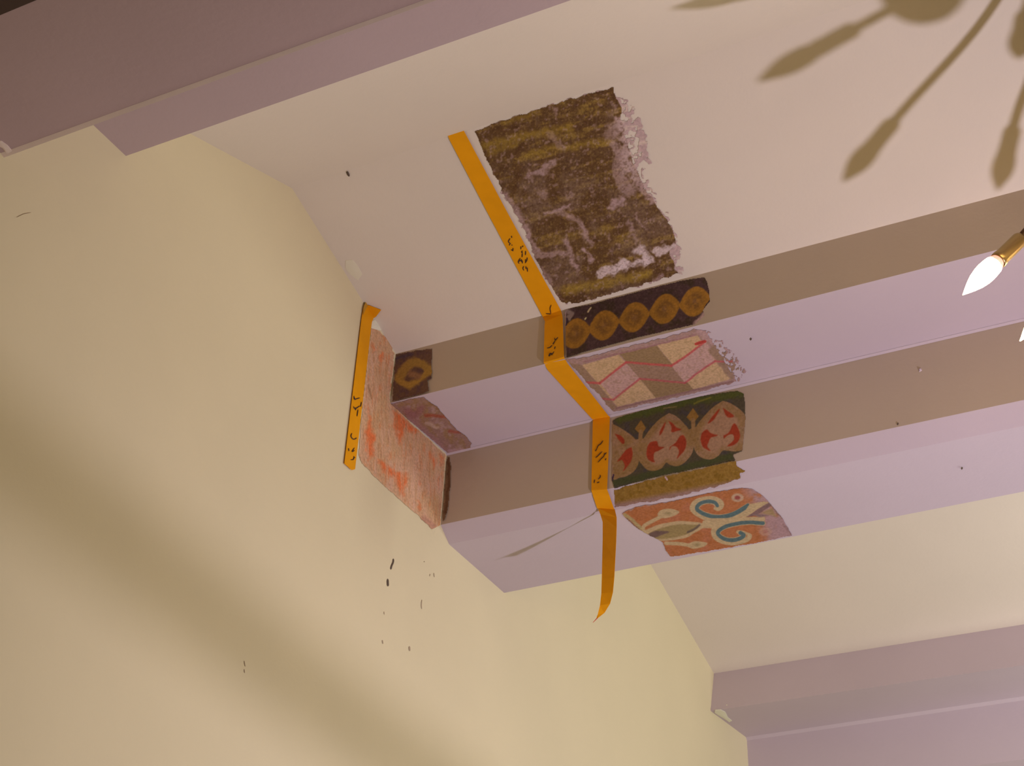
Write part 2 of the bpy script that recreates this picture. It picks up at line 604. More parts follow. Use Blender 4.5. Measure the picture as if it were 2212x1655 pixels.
for pts, w in (([(1190, 1335), (1290, 1290), (1350, 1260)], 52), ([(1360, 1280), (1440, 1260), (1520, 1240)], 44), ([(1440, 1190), (1480, 1180), (1490, 1240)], 50), ([(1560, 1180), (1640, 1160), (1690, 1150)], 50), ([(1680, 1200), (1700, 1300)], 46), ([(1300, 1310), (1340, 1240)], 40)):
    c.line(pts, w, (174, 144, 138), a=.9, jit=55, soft=8)
nz = np.exp(-((c.zx - 1350 - (c.zy - 400) * .18) / 75) ** 2) * np.clip((c.zy - 240) / 80, 0, 1) * np.clip((820 - c.zy) / 120, 0, 1)
c.blend(nz * np.clip((fnoise(sh, 7, 101) - .30) * 4, 0, 1) * .95, (156, 122, 114))
nz = np.clip((c.zy - 560) / 250, 0, 1) * np.clip((900 - c.zx) / 500, 0, 1)
c.blend(nz * np.clip((fnoise(sh, 8, 111) - .42) * 5, 0, 1) * .55, (122, 94, 88))
c.blend(np.clip((fnoise(sh, 4, 121, (.6, 2.2)) - .60) * 8, 0, 1) * .18, (122, 94, 84))
c.blend(np.clip((fnoise(sh, 5, 77) - .62) * 7, 0, 1) * .45, lil)
c.blend(np.clip((fnoise(sh, 2.5, 87) - .55) * 6, 0, 1) * .35, (70, 44, 26))
# scraped lilac fringe round the brown
out = ~ib
k = fnoise(sh, 5, 91)
c.blend(out * 1.0, (154, 120, 113))
c.blend(out * np.clip((rn(14, 3, 95) - .52) * 7, 0, 1) * .8, (168, 138, 122))
c.blend(out * np.clip((rn(9, 3, 97) - .62) * 8, 0, 1) * .6, (140, 104, 100))
c.mask = (ib | (fr & (k > .38)))
c.mask[0] = False
c.build('exposed_board', PL_S2, E_S2, slope_1b, label='dark brown scraped board uncovered on the ceiling slope beside the tape')

# ---- interlaced medallions on the upper side of the beam
c = Canvas((1210, 590), 6.506, (1212, 592, 1545, 785), 1.25, 5)
sh = c.X.shape
c.outline([(62, 520), (190, 480), (420, 440), (800, 335), (1200, 230), (1700, 105), (2030, 50), (2065, 110), (2090, 220), (2110, 400), (2010, 520), (2040, 600), (1900, 720), (1600, 790), (1200, 880), (800, 985), (400, 1090), (85, 1195)], 14)
c.col[:] = (70, 48, 44)
c.blend(np.clip((fnoise(sh, 14, 8) - .5) * 5, 0, 1) * .7, (58, 44, 26))
c.blend(np.clip((fnoise(sh, 3, 9) - .55) * 5, 0, 1) * .5, (92, 66, 58))
cent = [(215, 850), (615, 735), (1040, 620), (1470, 505), (1890, 400)]
ax = np.array([.963, -.268])
ay = np.array([0.05, 1.0])
for i, (mx, my) in enumerate(cent):
    ring = []
    for k in range(48):
        a = 2 * math.pi * k / 48
        rx_ = 215 * math.copysign(abs(math.cos(a)) ** 1.0, math.cos(a)) * (1 + .12 * abs(math.cos(a)) ** 8)
        ry_ = 207 * math.copysign(abs(math.sin(a)) ** 1.35, math.sin(a))
        p = np.array([mx, my]) + ax * rx_ * .95 + ay * ry_
        ring.append(tuple(p))
    inner = [tuple(np.array([mx, my]) + (np.array(p) - (mx, my)) * .60) for p in ring]
    c.poly(ring, (138, 92, 34), 1 + i, 12, 10)
    d = np.hypot(c.zx - mx, c.zy - my)
    c.poly(inner, (114, 76, 34), None, 20, 26)
    c.blend(np.clip(1 - d / 60, 0, 1) * .4, (128, 90, 70))
    c.blend(c.inside(ring) * np.clip((fnoise(sh, 4, 40 + i) - .5) * 6, 0, 1) * .45, (160, 106, 38))
c.line([(60, 540), (170, 560), (130, 640)], 70, (150, 126, 112), jit=80, soft=12, a=.7)
c.line([(92, 640), (85, 730)], 24, (48, 34, 44), jit=20, a=.9)
c.line([(430, 490), (395, 545)], 26, (176, 150, 110), jit=30)
c.line([(365, 630), (350, 650)], 20, (176, 160, 110), jit=30)
c.line([(2100, 405), (2040, 490)], 34, (40, 26, 34), jit=30)
c.poly([(1860, 720), (2000, 560), (2060, 500), (2080, 560), (2040, 640), (1920, 730)], (158, 124, 110), None, 60, 14)
c.line([(1200, 890), (1290, 870)], 36, (120, 78, 58), jit=30, a=.7)
c.line([(80, 560), (66, 860), (82, 1180)], 18, (160, 128, 120), jit=12, a=.8)
c.build('painted_panel', PL_F1, E_F1, middle, [None] + ['medallion'] * 5, label='dark painted panel with a chain of five ochre medallions')

# ---- diamond stripes under the upper step
c = Canvas((1100, 550), 3.687, (1216, 708, 1620, 895), 1.25, 7)
sh = c.X.shape
c.outline([(445, 838), (620, 812), (900, 745), (1200, 672), (1480, 590), (1560, 600), (1680, 660), (1760, 760), (1810, 800), (1840, 870), (1900, 940), (1840, 1010), (1500, 1100), (1100, 1195), (830, 1255), (700, 1110), (560, 950)], 26)
c.col[:] = (166, 132, 122)
ol, ol2, cr, lc = (146, 118, 84), (152, 120, 98), (194, 160, 120), (186, 148, 136)
c.poly([(470, 860), (580, 880), (860, 1215), (820, 1245), (640, 1060)], (150, 120, 96), 1, 8, 6)
c.poly([(580, 880), (872, 797), (1170, 1140), (862, 1212)], cr, 2, 5)
c.poly([(720, 1020), (930, 860), (1042, 990), (830, 1152)], lc, 2, 5)
c.poly([(880, 792), (1172, 724), (1470, 1078), (1168, 1142)], ol, 1, 5)
c.poly([(930, 858), (1290, 885), (1402, 1022), (1042, 990)], ol2, 1, 5)
c.poly([(1175, 722), (1500, 645), (1590, 770), (1765, 992), (1468, 1075)], cr, 2, 5)
c.poly([(1290, 885), (1570, 690), (1640, 850), (1400, 1022)], lc, 2, 5)
c.poly([(1585, 765), (1640, 700), (1720, 770), (1830, 880), (1860, 950), (1765, 1000), (1650, 850)], (152, 122, 100), 1, 24, 8)
c.blend(np.clip((fnoise(sh, 3, 14) - .52) * 5, 0, 1) * .22, (128, 106, 60))
for pts in ([(610, 1018), (720, 1024)], [(720, 1024), (930, 858)], [(930, 858), (1290, 885)], [(1290, 885), (1420, 800), (1565, 690)]):
    c.line(pts, 17, (186, 82, 78), 3, 6, 4, .85)
for pts in ([(690, 1145), (830, 1156)], [(830, 1156), (1040, 990)], [(1040, 990), (1400, 1022)], [(1400, 1022), (1520, 930), (1640, 850)], [(1640, 850), (1775, 852)]):
    c.line(pts, 15, (180, 86, 88), 3, 6, 4, .8)
c.line([(1490, 710), (1560, 690)], 24, (176, 66, 56), 3, 10)
c.line([(600, 852), (880, 788), (1200, 712), (1480, 640)], 12, (150, 104, 104), jit=10, a=.6)
c.line([(850, 1225), (1200, 1145), (1500, 1075), (1780, 1012)], 16, (138, 100, 92), jit=10, a=.65)
edge_n = np.clip((fnoise(sh, 4, 61) - .40) * 6, 0, 1)
c.blend(np.clip((c.zx - 1640 - (c.zy - 700) * .45) / 120, 0, 1) * edge_n, (172, 138, 138))
c.line([(1520, 600), (1640, 690), (1740, 740)], 50, (184, 148, 144), jit=90, a=.6, soft=10)
k = fnoise(sh, 4, 71)
c.mask &= ~((c.zx > 1560 + (c.zy - 600) * .62) & (k > .52))
c.build('painted_panel', PL_S1, E_S1, middle, [None, 'olive_stripe', 'cream_stripe', 'red_line'], label='painted panel of cream and olive diamond stripes crossed by red zigzag lines')

# ---- palmettes on the lower side
c = Canvas((1310, 840), 6.366, (1318, 842, 1612, 1072), 1.25, 9)
sh = c.X.shape
c.outline([(80, 440), (150, 390), (700, 240), (1200, 110), (1800, 22), (1890, 60), (1905, 200), (1915, 380), (1890, 700), (1870, 860), (1745, 905), (1780, 985), (1300, 1090), (800, 1190), (400, 1290), (110, 1380), (70, 1260), (75, 800)], 14)
c.col[:] = (84, 74, 58)
c.blend(np.clip((fnoise(sh, 10, 3) - .5) * 5, 0, 1) * .6, (76, 68, 72))
c.line([(170, 420), (420, 350), (760, 270), (1080, 190), (1450, 130), (1850, 60)], 95, (84, 92, 34), jit=60, soft=26, a=.7)
c.line([(780, 270), (960, 240)], 22, (128, 108, 72), jit=30, a=.8)
c.line([(1210, 200), (1430, 120)], 24, (124, 116, 50), jit=30, a=.8)
c.line([(120, 1300), (700, 1160), (1300, 1030), (1700, 930)], 90, (72, 78, 44), jit=30, soft=20, a=.7)
oc = (150, 116, 78)
pk = (164, 128, 104)
h2 = [(860, 335), (960, 380), (1060, 470), (1140, 570), (1190, 700), (1195, 820), (1150, 930), (1050, 1030), (960, 1065), (870, 1045), (820, 1020), (760, 1090), (660, 1130), (560, 1110), (490, 1040), (450, 980), (470, 820), (510, 690), (620, 530), (740, 410)]
h3 = [(1600, 165), (1720, 205), (1850, 300), (1915, 400), (1900, 640), (1880, 820), (1780, 860), (1670, 850), (1600, 850), (1540, 920), (1450, 970), (1340, 960), (1250, 900), (1200, 800), (1190, 680), (1230, 530), (1330, 390), (1470, 250)]
h1 = [(70, 480), (180, 530), (300, 610), (400, 700), (450, 850), (450, 980), (400, 1110), (300, 1190), (190, 1220), (80, 1190)]
neck1 = [(400, 700), (520, 680), (490, 990), (440, 990)]
neck2 = [(1130, 560), (1240, 520), (1215, 800), (1180, 800)]
for n_, ident in ((neck1, 1), (neck2, 1)):
    c.poly(n_, oc, ident, 6)
for h, ident in ((h1, 1), (h2, 2), (h3, 3)):
    c.poly(smooth(h + h[:1])[:-1], oc, ident, 6, 5)
c.blend((c.ids > 0) * np.clip((fnoise(sh, 22, 17) - .45) * 4, 0, 1) * .8, pk)
c.blend((c.ids > 0) * np.clip((fnoise(sh, 3, 27) - .55) * 6, 0, 1) * .35, (126, 96, 48))
for h in (h2, h3):
    m_ = np.mean(h, 0)
    c.poly(smooth([tuple(m_ + (np.array(p) - m_) * .74) for p in h + h[:1]])[:-1], (166, 128, 102), None, 20, 24)
for bud, stem in (([(475, 430), (545, 540), (500, 600), (440, 600), (390, 550)], [(475, 590), (465, 700)]), ([(1190, 265), (1270, 380), (1220, 440), (1150, 440), (1100, 390)], [(1190, 430), (1195, 540)])):
    c.poly(bud, (146, 108, 56), 4, 10, 5)
    c.line(stem, 56, oc, 4, 8, 5)
red = (156, 62, 40)
for p in ([(730, 590), (810, 455), (785, 560), (735, 640)], [(850, 440), (910, 470), (960, 530), (1030, 560), (900, 595), (890, 520)], [(1390, 470), (1440, 400), (1550, 275), (1530, 340), (1470, 430), (1400, 475)], [(1600, 265), (1680, 310), (1750, 380), (1660, 390)],
          [(115, 615), (200, 650), (250, 710), (230, 760), (180, 720)], [(345, 800), (360, 900), (340, 1000), (290, 1060), (230, 1130), (250, 1050), (210, 980), (150, 1000), (220, 900), (280, 830)],
          [(600, 740), (690, 720), (720, 790), (790, 800), (720, 850), (660, 880), (650, 960), (660, 1010), (580, 980), (550, 900), (565, 800)], [(870, 800), (950, 740), (1010, 650), (1060, 640), (1095, 720), (1080, 830), (1020, 910), (970, 960), (1000, 870), (970, 800), (900, 790), (870, 840)],
          [(1310, 610), (1380, 560), (1440, 610), (1530, 640), (1440, 670), (1400, 740), (1390, 790), (1430, 850), (1330, 800), (1295, 700)], [(1610, 640), (1680, 600), (1750, 480), (1790, 500), (1830, 600), (1830, 680), (1760, 770), (1660, 790), (1750, 700), (1740, 630), (1670, 640), (1620, 680)]):
    c.poly(smooth(p + p[:1])[:-1], red, None, 14, 8)
c.blend(np.clip((c.zx - 1820) / 120, 0, 1) * np.clip((fnoise(sh, 6, 37) - .25) * 4, 0, 1) * np.clip((c.zy - 380) / 200, 0, 1), (160, 126, 104))
c.line([(70, 450), (55, 800), (70, 1250)], 34, (160, 124, 116), jit=20, a=.75)
c.line([(100, 1180), (75, 1260)], 26, (70, 50, 70), jit=20)
c.build('painted_panel', PL_F2, E_F2, middle, [None, 'palmette', 'palmette', 'palmette', 'bud'], label='dark green painted panel with ochre palmettes holding red leaves')

# ---- ochre band on the chamfer
c = Canvas((1310, 840), 6.366, (1318, 985, 1620, 1102), 1.25, 13)
sh = c.X.shape
c.outline([(105, 1385), (420, 1300), (800, 1200), (1300, 1095), (1780, 990), (1800, 1060), (1915, 1130), (1840, 1180), (1830, 1240), (1500, 1350), (1000, 1480), (500, 1570), (120, 1640)], 40)
c.col[:] = (134, 100, 40)
c.blend(np.clip((fnoise(sh, 7, 3) - .5) * 5, 0, 1) * .6, (112, 82, 20))
c.blend(np.clip((fnoise(sh, 3, 13) - .58) * 6, 0, 1) * .5, (156, 122, 60))
c.blend(np.clip((c.zy - (1545 - (c.zx - 100) * .19)) / 70, 0, 1), (144, 112, 92))
c.line([(810, 1215), (830, 1250)], 24, (184, 150, 140), jit=20)
c.build('ochre_band', PL_CH, E_CH, middle, label='plain ochre painted band along the chamfer below the palmettes')

# ---- scrollwork on the underside
c = Canvas((1330, 1040), 5.53, (1332, 1046, 1722, 1212), 1.15, 15)
sh = c.X.shape
so = [(70, 380), (150, 335), (300, 290), (600, 250), (880, 190), (1150, 130), (1500, 80), (1640, 90), (1760, 170), (1860, 280), (1990, 430), (2060, 560), (2115, 650), (1700, 735), (1200, 820), (900, 865), (660, 905), (600, 830), (560, 730), (390, 640), (250, 560), (110, 440)]
c.outline(so, 16)
og = np.array((192, 116, 72.))
c.col[:] = og
c.blend(np.clip((fnoise(sh, 6, 3) - .5) * 5, 0, 1) * .5, (182, 104, 56))
c.blend(np.clip((fnoise(sh, 14, 5) - .5) * 4, 0, 1) * .35, (202, 122, 100))
cr = (206, 170, 126)
bl = (98, 114, 112)
c1_ = [(1580, 290), (1450, 370), (1330, 415), (1200, 425), (1080, 400), (980, 345), (975, 300), (1020, 260), (1100, 240), (1180, 250), (1215, 290)]
c2_ = [(1760, 500), (1600, 490), (1450, 505), (1310, 540), (1225, 600), (1240, 650), (1320, 695), (1420, 700), (1510, 670), (1530, 640), (1490, 615)]
o1 = [(1610, 340), (1420, 425), (1300, 455), (1180, 465), (1060, 430), (950, 370), (915, 310), (960, 245), (1080, 210), (1190, 215), (1260, 260), (1250, 310), (1200, 330)]
o2 = [(1760, 450), (1600, 455), (1430, 465), (1280, 500), (1190, 560), (1165, 610), (1200, 680), (1300, 725), (1430, 735), (1560, 700), (1600, 650), (1560, 600), (1470, 600)]
c.line(o1, 62, cr, 1, 6, 4)
c.line(c1_, 62, cr, 1, 6, 4)
c.line(o2, 56, cr, 1, 6, 4)
c.line(c2_, 60, cr, 1, 6, 4)
# the red eyes of the two scrolls
c.poly(smooth([(1040, 320), (1070, 290), (1130, 280), (1160, 310), (1180, 340), (1260, 350), (1420, 280), (1560, 240), (1460, 330), (1330, 385), (1200, 390), (1090, 365)]), og, 0, 5, 4)
c.poly(smooth([(1290, 620), (1320, 575), (1450, 545), (1650, 535), (1730, 560), (1650, 640), (1600, 620), (1500, 585), (1440, 590), (1430, 620), (1460, 650), (1400, 665), (1320, 655)]), og, 0, 5, 4)
c.taper(c1_, 52, 40, bl, 2, 5, 4)
c.taper(c2_, 44, 46, bl, 2, 5, 4)
c.poly([(1040, 470), (1180, 440), (1450, 440), (1700, 440), (1780, 420), (1760, 460), (1500, 470), (1300, 500), (1180, 570), (1120, 560), (1020, 560)], cr, 1, 8, 5)
c.poly([(1560, 330), (1600, 270), (1760, 240), (1850, 250), (1700, 330), (1580, 420), (1500, 440)], cr, 1, 8, 5)
# central leaf
c.poly(smooth([(310, 600), (420, 555), (560, 505), (760, 475), (940, 485), (1060, 510), (1040, 560), (950, 610), (850, 670), (700, 700), (520, 710), (380, 650)]), cr, 3, 8, 5)
c.poly(smooth([(400, 620), (540, 560), (720, 520), (900, 515), (1000, 530), (940, 580), (820, 640), (640, 680), (500, 690)]), (168, 138, 90), 3, 10, 6)
c.poly(smooth([(390, 630), (480, 595), (640, 600), (560, 640), (420, 690)]), (124, 94, 84), 3, 12, 8)
c.line([(1000, 525), (930, 575), (860, 610)], 26, (110, 88, 80), 3, 14, 6, .8)
# buds
for e, tail in (([(500, 390), (540, 345), (640, 325), (730, 345), (760, 370), (700, 410), (600, 440), (520, 430)], [(540, 420), (430, 480), (340, 530), (330, 580)]), ([(860, 750), (940, 715), (1040, 722), (1095, 740), (1050, 780), (940, 805), (870, 785)], [(880, 765), (740, 745), (600, 740)])):
    c.line(tail, 44, cr, 4, 6, 5)
    c.poly(smooth(e + e[:1])[:-1], cr, 4, 6, 5)
    mx, my = np.mean(e, 0)
    c.blend(np.clip(1 - np.hypot((c.zx - mx) / 60, (c.zy - my) / 26), 0, 1) * .7, (150, 128, 84))
c.line([(100, 400), (200, 460), (300, 560)], 40, (190, 160, 110), None, 16, 8)
c.line([(130, 450), (270, 570)], 24, (140, 108, 92), None, 20, 8, .8)
# faded right end
w = np.clip((c.zx - 1560 - (c.zy - 300) * .42) / 170, 0, 1) * np.clip((fnoise(sh, 10, 33) - .12) * 3, 0, 1)
keep = np.abs(c.col - og).sum(-1) < 70
c.blend(w * keep, (188, 142, 136))
c.blend(np.clip((c.zx - 1780) / 160, 0, 1) * np.clip((c.zy - 400) / 60, 0, 1), (186, 142, 140))
c.poly([(1560, 425), (1830, 250), (1860, 290), (1690, 400), (1620, 420)], (140, 104, 98), None, 10, 6)
c.poly([(1640, 400), (1690, 385), (1830, 410), (1720, 425)], (146, 114, 108), None, 14, 8)
c.poly([(1740, 380), (1860, 320), (1930, 420), (1800, 400)], (176, 140, 100), None, 20, 10)
c.line([(1850, 280), (1980, 430)], 26, (140, 104, 88), jit=40, a=.6)
c.line([(2000, 520), (2100, 640)], 24, (160, 120, 116), jit=40, a=.7)
d = np.hypot((c.zx - 1455) / 75, (c.zy - 195) / 52)
c.blend(np.clip((1.1 - d) * 4, 0, 1), (204, 160, 128))
c.blend(np.clip((.58 - d) * 4, 0, 1), (168, 84, 74))
d = np.hypot((c.zx - 1790) / 80, (c.zy - 600) / 50)
c.blend(np.clip((1.1 - d) * 4, 0, 1) * .6, (202, 152, 130))
c.blend(np.clip((.5 - d) * 4, 0, 1) * .5, (180, 110, 100))
# crumbly upper edge
c.line([(80, 360), (300, 285), (600, 235), (900, 160), (1180, 105), (1500, 60)], 34, (188, 150, 140), jit=70, soft=8, a=.75)
c.build('painted_panel', PL_SO, E_SO, middle, [None, 'cream_outline', 'blue_scroll', 'leaf_motif', 'bud'], label='orange painted panel with two blue scrolls and cream leaf outlines')

# ---- the small samples beside the wall
c = Canvas((720, 630), 6.897, (843, 748, 940, 872), 1.25, 21)
sh = c.X.shape
c.outline([(925, 935), (1200, 880), (1470, 845), (1465, 1100), (1460, 1300), (1400, 1320), (1430, 1490), (1200, 1560), (870, 1640), (890, 1400), (910, 1150)], 22)
c.col[:] = (86, 58, 42)
c.blend(np.clip((fnoise(sh, 6, 3) - .5) * 5, 0, 1) * .6, (70, 46, 46))
c.line([(980, 1280), (1080, 1130), (1200, 1060), (1330, 1080), (1440, 1180)], 130, (126, 90, 40), jit=60, soft=20)
c.line([(960, 1290), (1120, 1400), (1300, 1290), (1460, 1160)], 100, (132, 94, 40), jit=60, soft=20)
c.line([(1150, 1210), (1250, 1260)], 90, (116, 78, 50), jit=60, soft=20)
c.line([(930, 1000), (1180, 930)], 50, (62, 46, 50), jit=30, soft=14, a=.7)
c.build('painted_panel', PL_F1, E_F1L, middle, label='small dark square of ochre ornament beside the wall')

c = Canvas((800, 820), 6.897, (840, 852, 1025, 990), 1.25, 23)
sh = c.X.shape
c.outline([(292, 365), (560, 300), (800, 262), (900, 340), (1000, 400), (1130, 560), (1300, 750), (1440, 860), (1510, 940), (1500, 1050), (1380, 1110), (1160, 1112), (900, 880), (600, 630)], 22)
c.col[:] = (142, 108, 96)
c.blend(np.clip((fnoise(sh, 9, 3) - .45) * 5, 0, 1) * .7, (138, 106, 72))
c.blend(np.clip((fnoise(sh, 7, 13) - .55) * 6, 0, 1) * .6, (164, 132, 130))
c.line([(560, 480), (660, 520), (760, 440)], 120, (134, 88, 86), jit=50, soft=30, a=.7)
c.line([(820, 530), (980, 540), (1130, 560)], 46, (146, 74, 54), jit=40, soft=14, a=.85)
c.line([(1180, 770), (1260, 780), (1340, 790)], 42, (142, 74, 60), jit=30, soft=14, a=.85)
c.line([(900, 340), (1130, 540), (1430, 850)], 40, (128, 92, 56), jit=40, soft=18, a=.7)
c.line([(600, 600), (880, 840), (1150, 1080)], 90, (148, 108, 108), jit=60, soft=30, a=.7)
c.line([(840, 660), (1000, 720)], 60, (176, 148, 134), jit=60, soft=14, a=.7)
c.line([(1180, 1070), (1380, 1060)], 60, (170, 134, 136), jit=40, soft=16, a=.7)
c.build('painted_panel', PL_S1, E_S1L, middle, label='small faded purple and brown patch beside the wall')

c = Canvas((700, 600), 2.7575, (952, 983, 990, 1136), 1.5, 25)
c.outline([(736, 1062), (752, 1068), (760, 1130), (752, 1250), (742, 1360), (722, 1440), (704, 1465), (716, 1260), (728, 1100)], 8)
c.col[:] = (122, 92, 66)
c.line([(742, 1080), (742, 1200), (724, 1400)], 12, (100, 68, 46), jit=16, soft=5)
c.build('exposed_strip', PL_F2, E_F2, middle, label='narrow dark scraped strip where the beam meets the wall')

# ---- pink plaster uncovered on the wall, round the beam end
c = Canvas((700, 600), 2.7575, (768, 690, 968, 1150), 1.5, 27)
sh = c.X.shape
c.outline([(280, 300), (300, 285), (345, 335), (385, 360), (424, 450), (418, 480), (405, 620), (392, 738), (560, 905), (728, 1056), (712, 1250), (694, 1475), (640, 1500), (560, 1420), (430, 1310), (330, 1215), (220, 1110), (204, 1040), (222, 830), (250, 560)], 14)
c.col[:] = (184, 144, 116)
ns = fnoise(sh, 3, 3, (1, 9))
c.blend(np.clip((ns - .52) * 6, 0, 1) * .5, (172, 130, 98))
c.blend(np.clip((.42 - ns) * 6, 0, 1) * .6, (190, 150, 134))
c.blend(np.clip((fnoise(sh, 2, 43, (1, 7)) - .62) * 8, 0, 1) * .55, (188, 112, 70))
c.blend(np.clip((fnoise(sh, 40, 53) - .5) * 4, 0, 1) * .4, (176, 140, 96))
orn = (196, 104, 62)
for p in ([(262, 780), (275, 880), (302, 940), (290, 1060), (262, 1092), (244, 1000), (252, 930)], [(310, 1080), (400, 1140), (492, 1170), (470, 1205), (420, 1195), (340, 1140)], [(440, 1160), (492, 1190), (465, 1300), (430, 1240)], [(410, 790), (480, 840), (560, 905), (530, 930), (480, 890), (455, 985), (425, 900)],
          [(640, 1030), (668, 1080), (655, 1135), (640, 1110)], [(295, 395), (305, 430), (288, 440)], [(338, 440), (352, 450), (345, 500), (333, 480)], [(690, 1050), (712, 1080), (700, 1110)], [(570, 1210), (585, 1230), (570, 1240)], [(560, 1340), (575, 1380), (560, 1390)]):
    c.poly(p, orn, None, 40, 12)
c.blend(np.clip((fnoise(sh, 3, 63, (1, 9)) - .55) * 7, 0, 1) * .6, (186, 146, 120))
c.blend(np.clip((fnoise(sh, 1.6, 73, (1, 12)) - .64) * 9, 0, 1) * .5, (160, 112, 78))
c.line([(278, 300), (246, 560), (218, 830), (202, 1060)], 18, (200, 168, 140), jit=8, soft=8, a=.9)
c.line([(204, 1100), (330, 1220), (500, 1370), (640, 1500)], 26, (186, 152, 120), jit=16, soft=12, a=.7)
c.line([(600, 1440), (650, 1480)], 40, (160, 110, 96), jit=20, soft=12, a=.6)
c.line([(262, 640), (282, 720)], 8, (128, 92, 64), jit=10, soft=4, a=.7)
c.line([(727, 1060), (716, 1250), (698, 1460)], 12, (206, 180, 140), jit=5, soft=4)
c.line([(395, 742), (560, 902), (728, 1050)], 8, (206, 166, 120), jit=6, soft=4, a=.8)
c.build('exposed_plaster', WALL, E_WALL, wall, label='bare pink plaster with orange streaks uncovered round the beam end')

# ------------------------------------------------------------------ fillers, smears and specks
def blob(name, px_pts, pl, mat, parent, label=None, off=0.0009, thick=0.0006):
    c0 = np.mean(px_pts, 0)
    n = len(px_pts)
    vs = [V(on(p, pl, off)) for p in px_pts] + [V(on(p, pl, 0.0)) for p in px_pts] + [V(on(c0, pl, off + thick))]
    fs = [(i, (i + 1) % n, 2 * n) for i in range(n)] + [(n + i, n + (i + 1) % n, (i + 1) % n, i) for i in range(n)]
    o = mesh_obj(name, vs, fs, mat, parent)
    if label: o['label'] = label
    return o


def zpts(org, sc, pts):
    return [(org[0] + x / sc, org[1] + y / sc) for x, y in pts]


PL_B3F = face_plane(b3_z0, b3_z1a)
PL_B3S = face_plane(b3_z1a, b3_z1b)
Q = lambda pts: zpts((1400, 1400), 6.897, pts)
blob('filler_smear', Q([(990, 960), (1000, 920), (1080, 915), (1150, 950), (1190, 1030), (1250, 1080), (1210, 1100), (1120, 1040), (1050, 1000)]), PL_B3S, M_CREAM, far, 'cream filler smear beside the wall')
blob('filler_smear', Q([(1150, 840), (1175, 830), (1205, 855), (1190, 880), (1160, 880)]), PL_B3F, M_CREAM, far)
PL_B1 = zplane(b1_w2o.z - 0.0)
blob('filler_smear', zpts((0, 220), 6.897, [(-40, 560), (20, 575), (110, 640), (180, 720), (150, 775), (100, 760), (40, 680), (-40, 640)]), zplane(b1_w2i.z), M_EDGE, near)
M_CHIP = paint('chipped_primer', (0.80, 0.77, 0.60), var=0.02)
blob('paint_chip', zpts((0, 0), 2.364, [(1765, 1330), (1800, 1325), (1830, 1360), (1850, 1400), (1830, 1430), (1790, 1400), (1765, 1370)]), PL_S2, M_CHIP, slope_1b)
blob('paint_chip', zpts((720, 630), 6.897, [(545, 480), (570, 440), (640, 410), (760, 520), (700, 580), (640, 570), (540, 540)]), WALL, M_CREAM, wall)


def lerp2(a, b, t):
    return (a[0] + (b[0] - a[0]) * t, a[1] + (b[1] - a[1]) * t)


def marks(name, segs, w, pl, mat, parent, off=0.0012, thick=0.0008):
    """short brush or pen marks: each a thin raised dash"""
    vs, fs = [], []
    for seg in segs:
        if len(seg) == 2:
            seg = [seg[0], lerp2(*seg, .5), seg[1]]
        P = smooth(seg, 4)
        b = len(vs)
        for i, p in enumerate(P):
            q0, q1 = P[max(i - 1, 0)], P[min(i + 1, len(P) - 1)]
            dx, dy = q1[0] - q0[0], q1[1] - q0[1]
            L = math.hypot(dx, dy) + 1e-9
            ww = w * (.25 if i in (0, len(P) - 1) else .7 if i in (1, len(P) - 2) else 1) / 2
            nx, ny = -dy / L * ww, dx / L * ww
            vs += [V(on((p[0] + nx, p[1] + ny), pl, off)), V(on(p, pl, off + thick)), V(on((p[0] - nx, p[1] - ny), pl, off))]
        for i in range(len(P) - 1):
            a = b + 3 * i
            fs += [(a, a + 1, a + 4, a + 3), (a + 1, a + 2, a + 5, a + 4)]
    o = mesh_obj(name, vs, fs, mat, parent)
    if name == 'handwriting': o['kind'] = 'stuff'
    return o


sp = lambda pts: zpts((760, 1180), 5.515, pts)
for seg, w in (([(492, 150), (490, 190), (470, 240), (462, 280)], 4), ([(425, 390), (426, 440), (428, 480)], 5), ([(832, 640), (826, 700), (830, 750)], 2.0), ([(360, 1120), (368, 1165)], 2.6), ([(683, 1195), (685, 1225), (687, 1250)], 4), ([(380, 780), (384, 815)], 1.6), ([(975, 320), (980, 370)], 1.8), ([(930, 330), (925, 360)], 1.4), ([(860, 180), (862, 192)], 2)):
    marks('scuff_mark', [sp(seg)], w * .9, WALL, M_SPECK if w > 3.5 and w != 4.0 or seg[0][0] == 492 else M_FAINT, wall, 0.0004, 0.0004)
for seg, w in (([(527, 1428), (529, 1440)], 1.6), ([(527, 1446), (528, 1454)], 1.6), ([(35, 470), (52, 462), (66, 460)], 1.2)):
    marks('scuff_mark', [seg], w, WALL, M_FAINT, wall, 0.0004, 0.0003)
marks('scuff_mark', [[(750, 369), (752, 374), (755, 380)]], 5, PL_S2, M_SPECK, slope_1b)
for p, pl, par in (((1940, 917), PL_F2, middle), ((2078, 1010), PL_SO, middle), ((1622, 731), PL_S1, middle), ((1988, 800), PL_F2, middle)):
    marks('nail_hole', [[(p[0] + .8, p[1] - 2.6), p, (p[0] - .8, p[1] + 2.4)]], 3.0, pl, M_SPECK, par)
blob('filled_nail', [(1984, 798), (1990, 796), (1992, 801), (1986, 804)], PL_F2, M_BEAM, middle, thick=0.002)


# ------------------------------------------------------------------ orange tapes
def tape_strip(name, rows, mat, parent, double=True):
    """rows of (left point, right point)"""
    vs, fs = [], []
    for a, b in rows:
        vs += [V(a), V(b)]
    for i in range(len(rows) - 1):
        fs.append((2 * i, 2 * i + 1, 2 * i + 3, 2 * i + 2))
    o = mesh_obj(name, vs, fs, mat, parent)
    m = o.modifiers.new('thickness', 'SOLIDIFY')
    m.thickness = 0.0006
    m.offset = 0
    return o


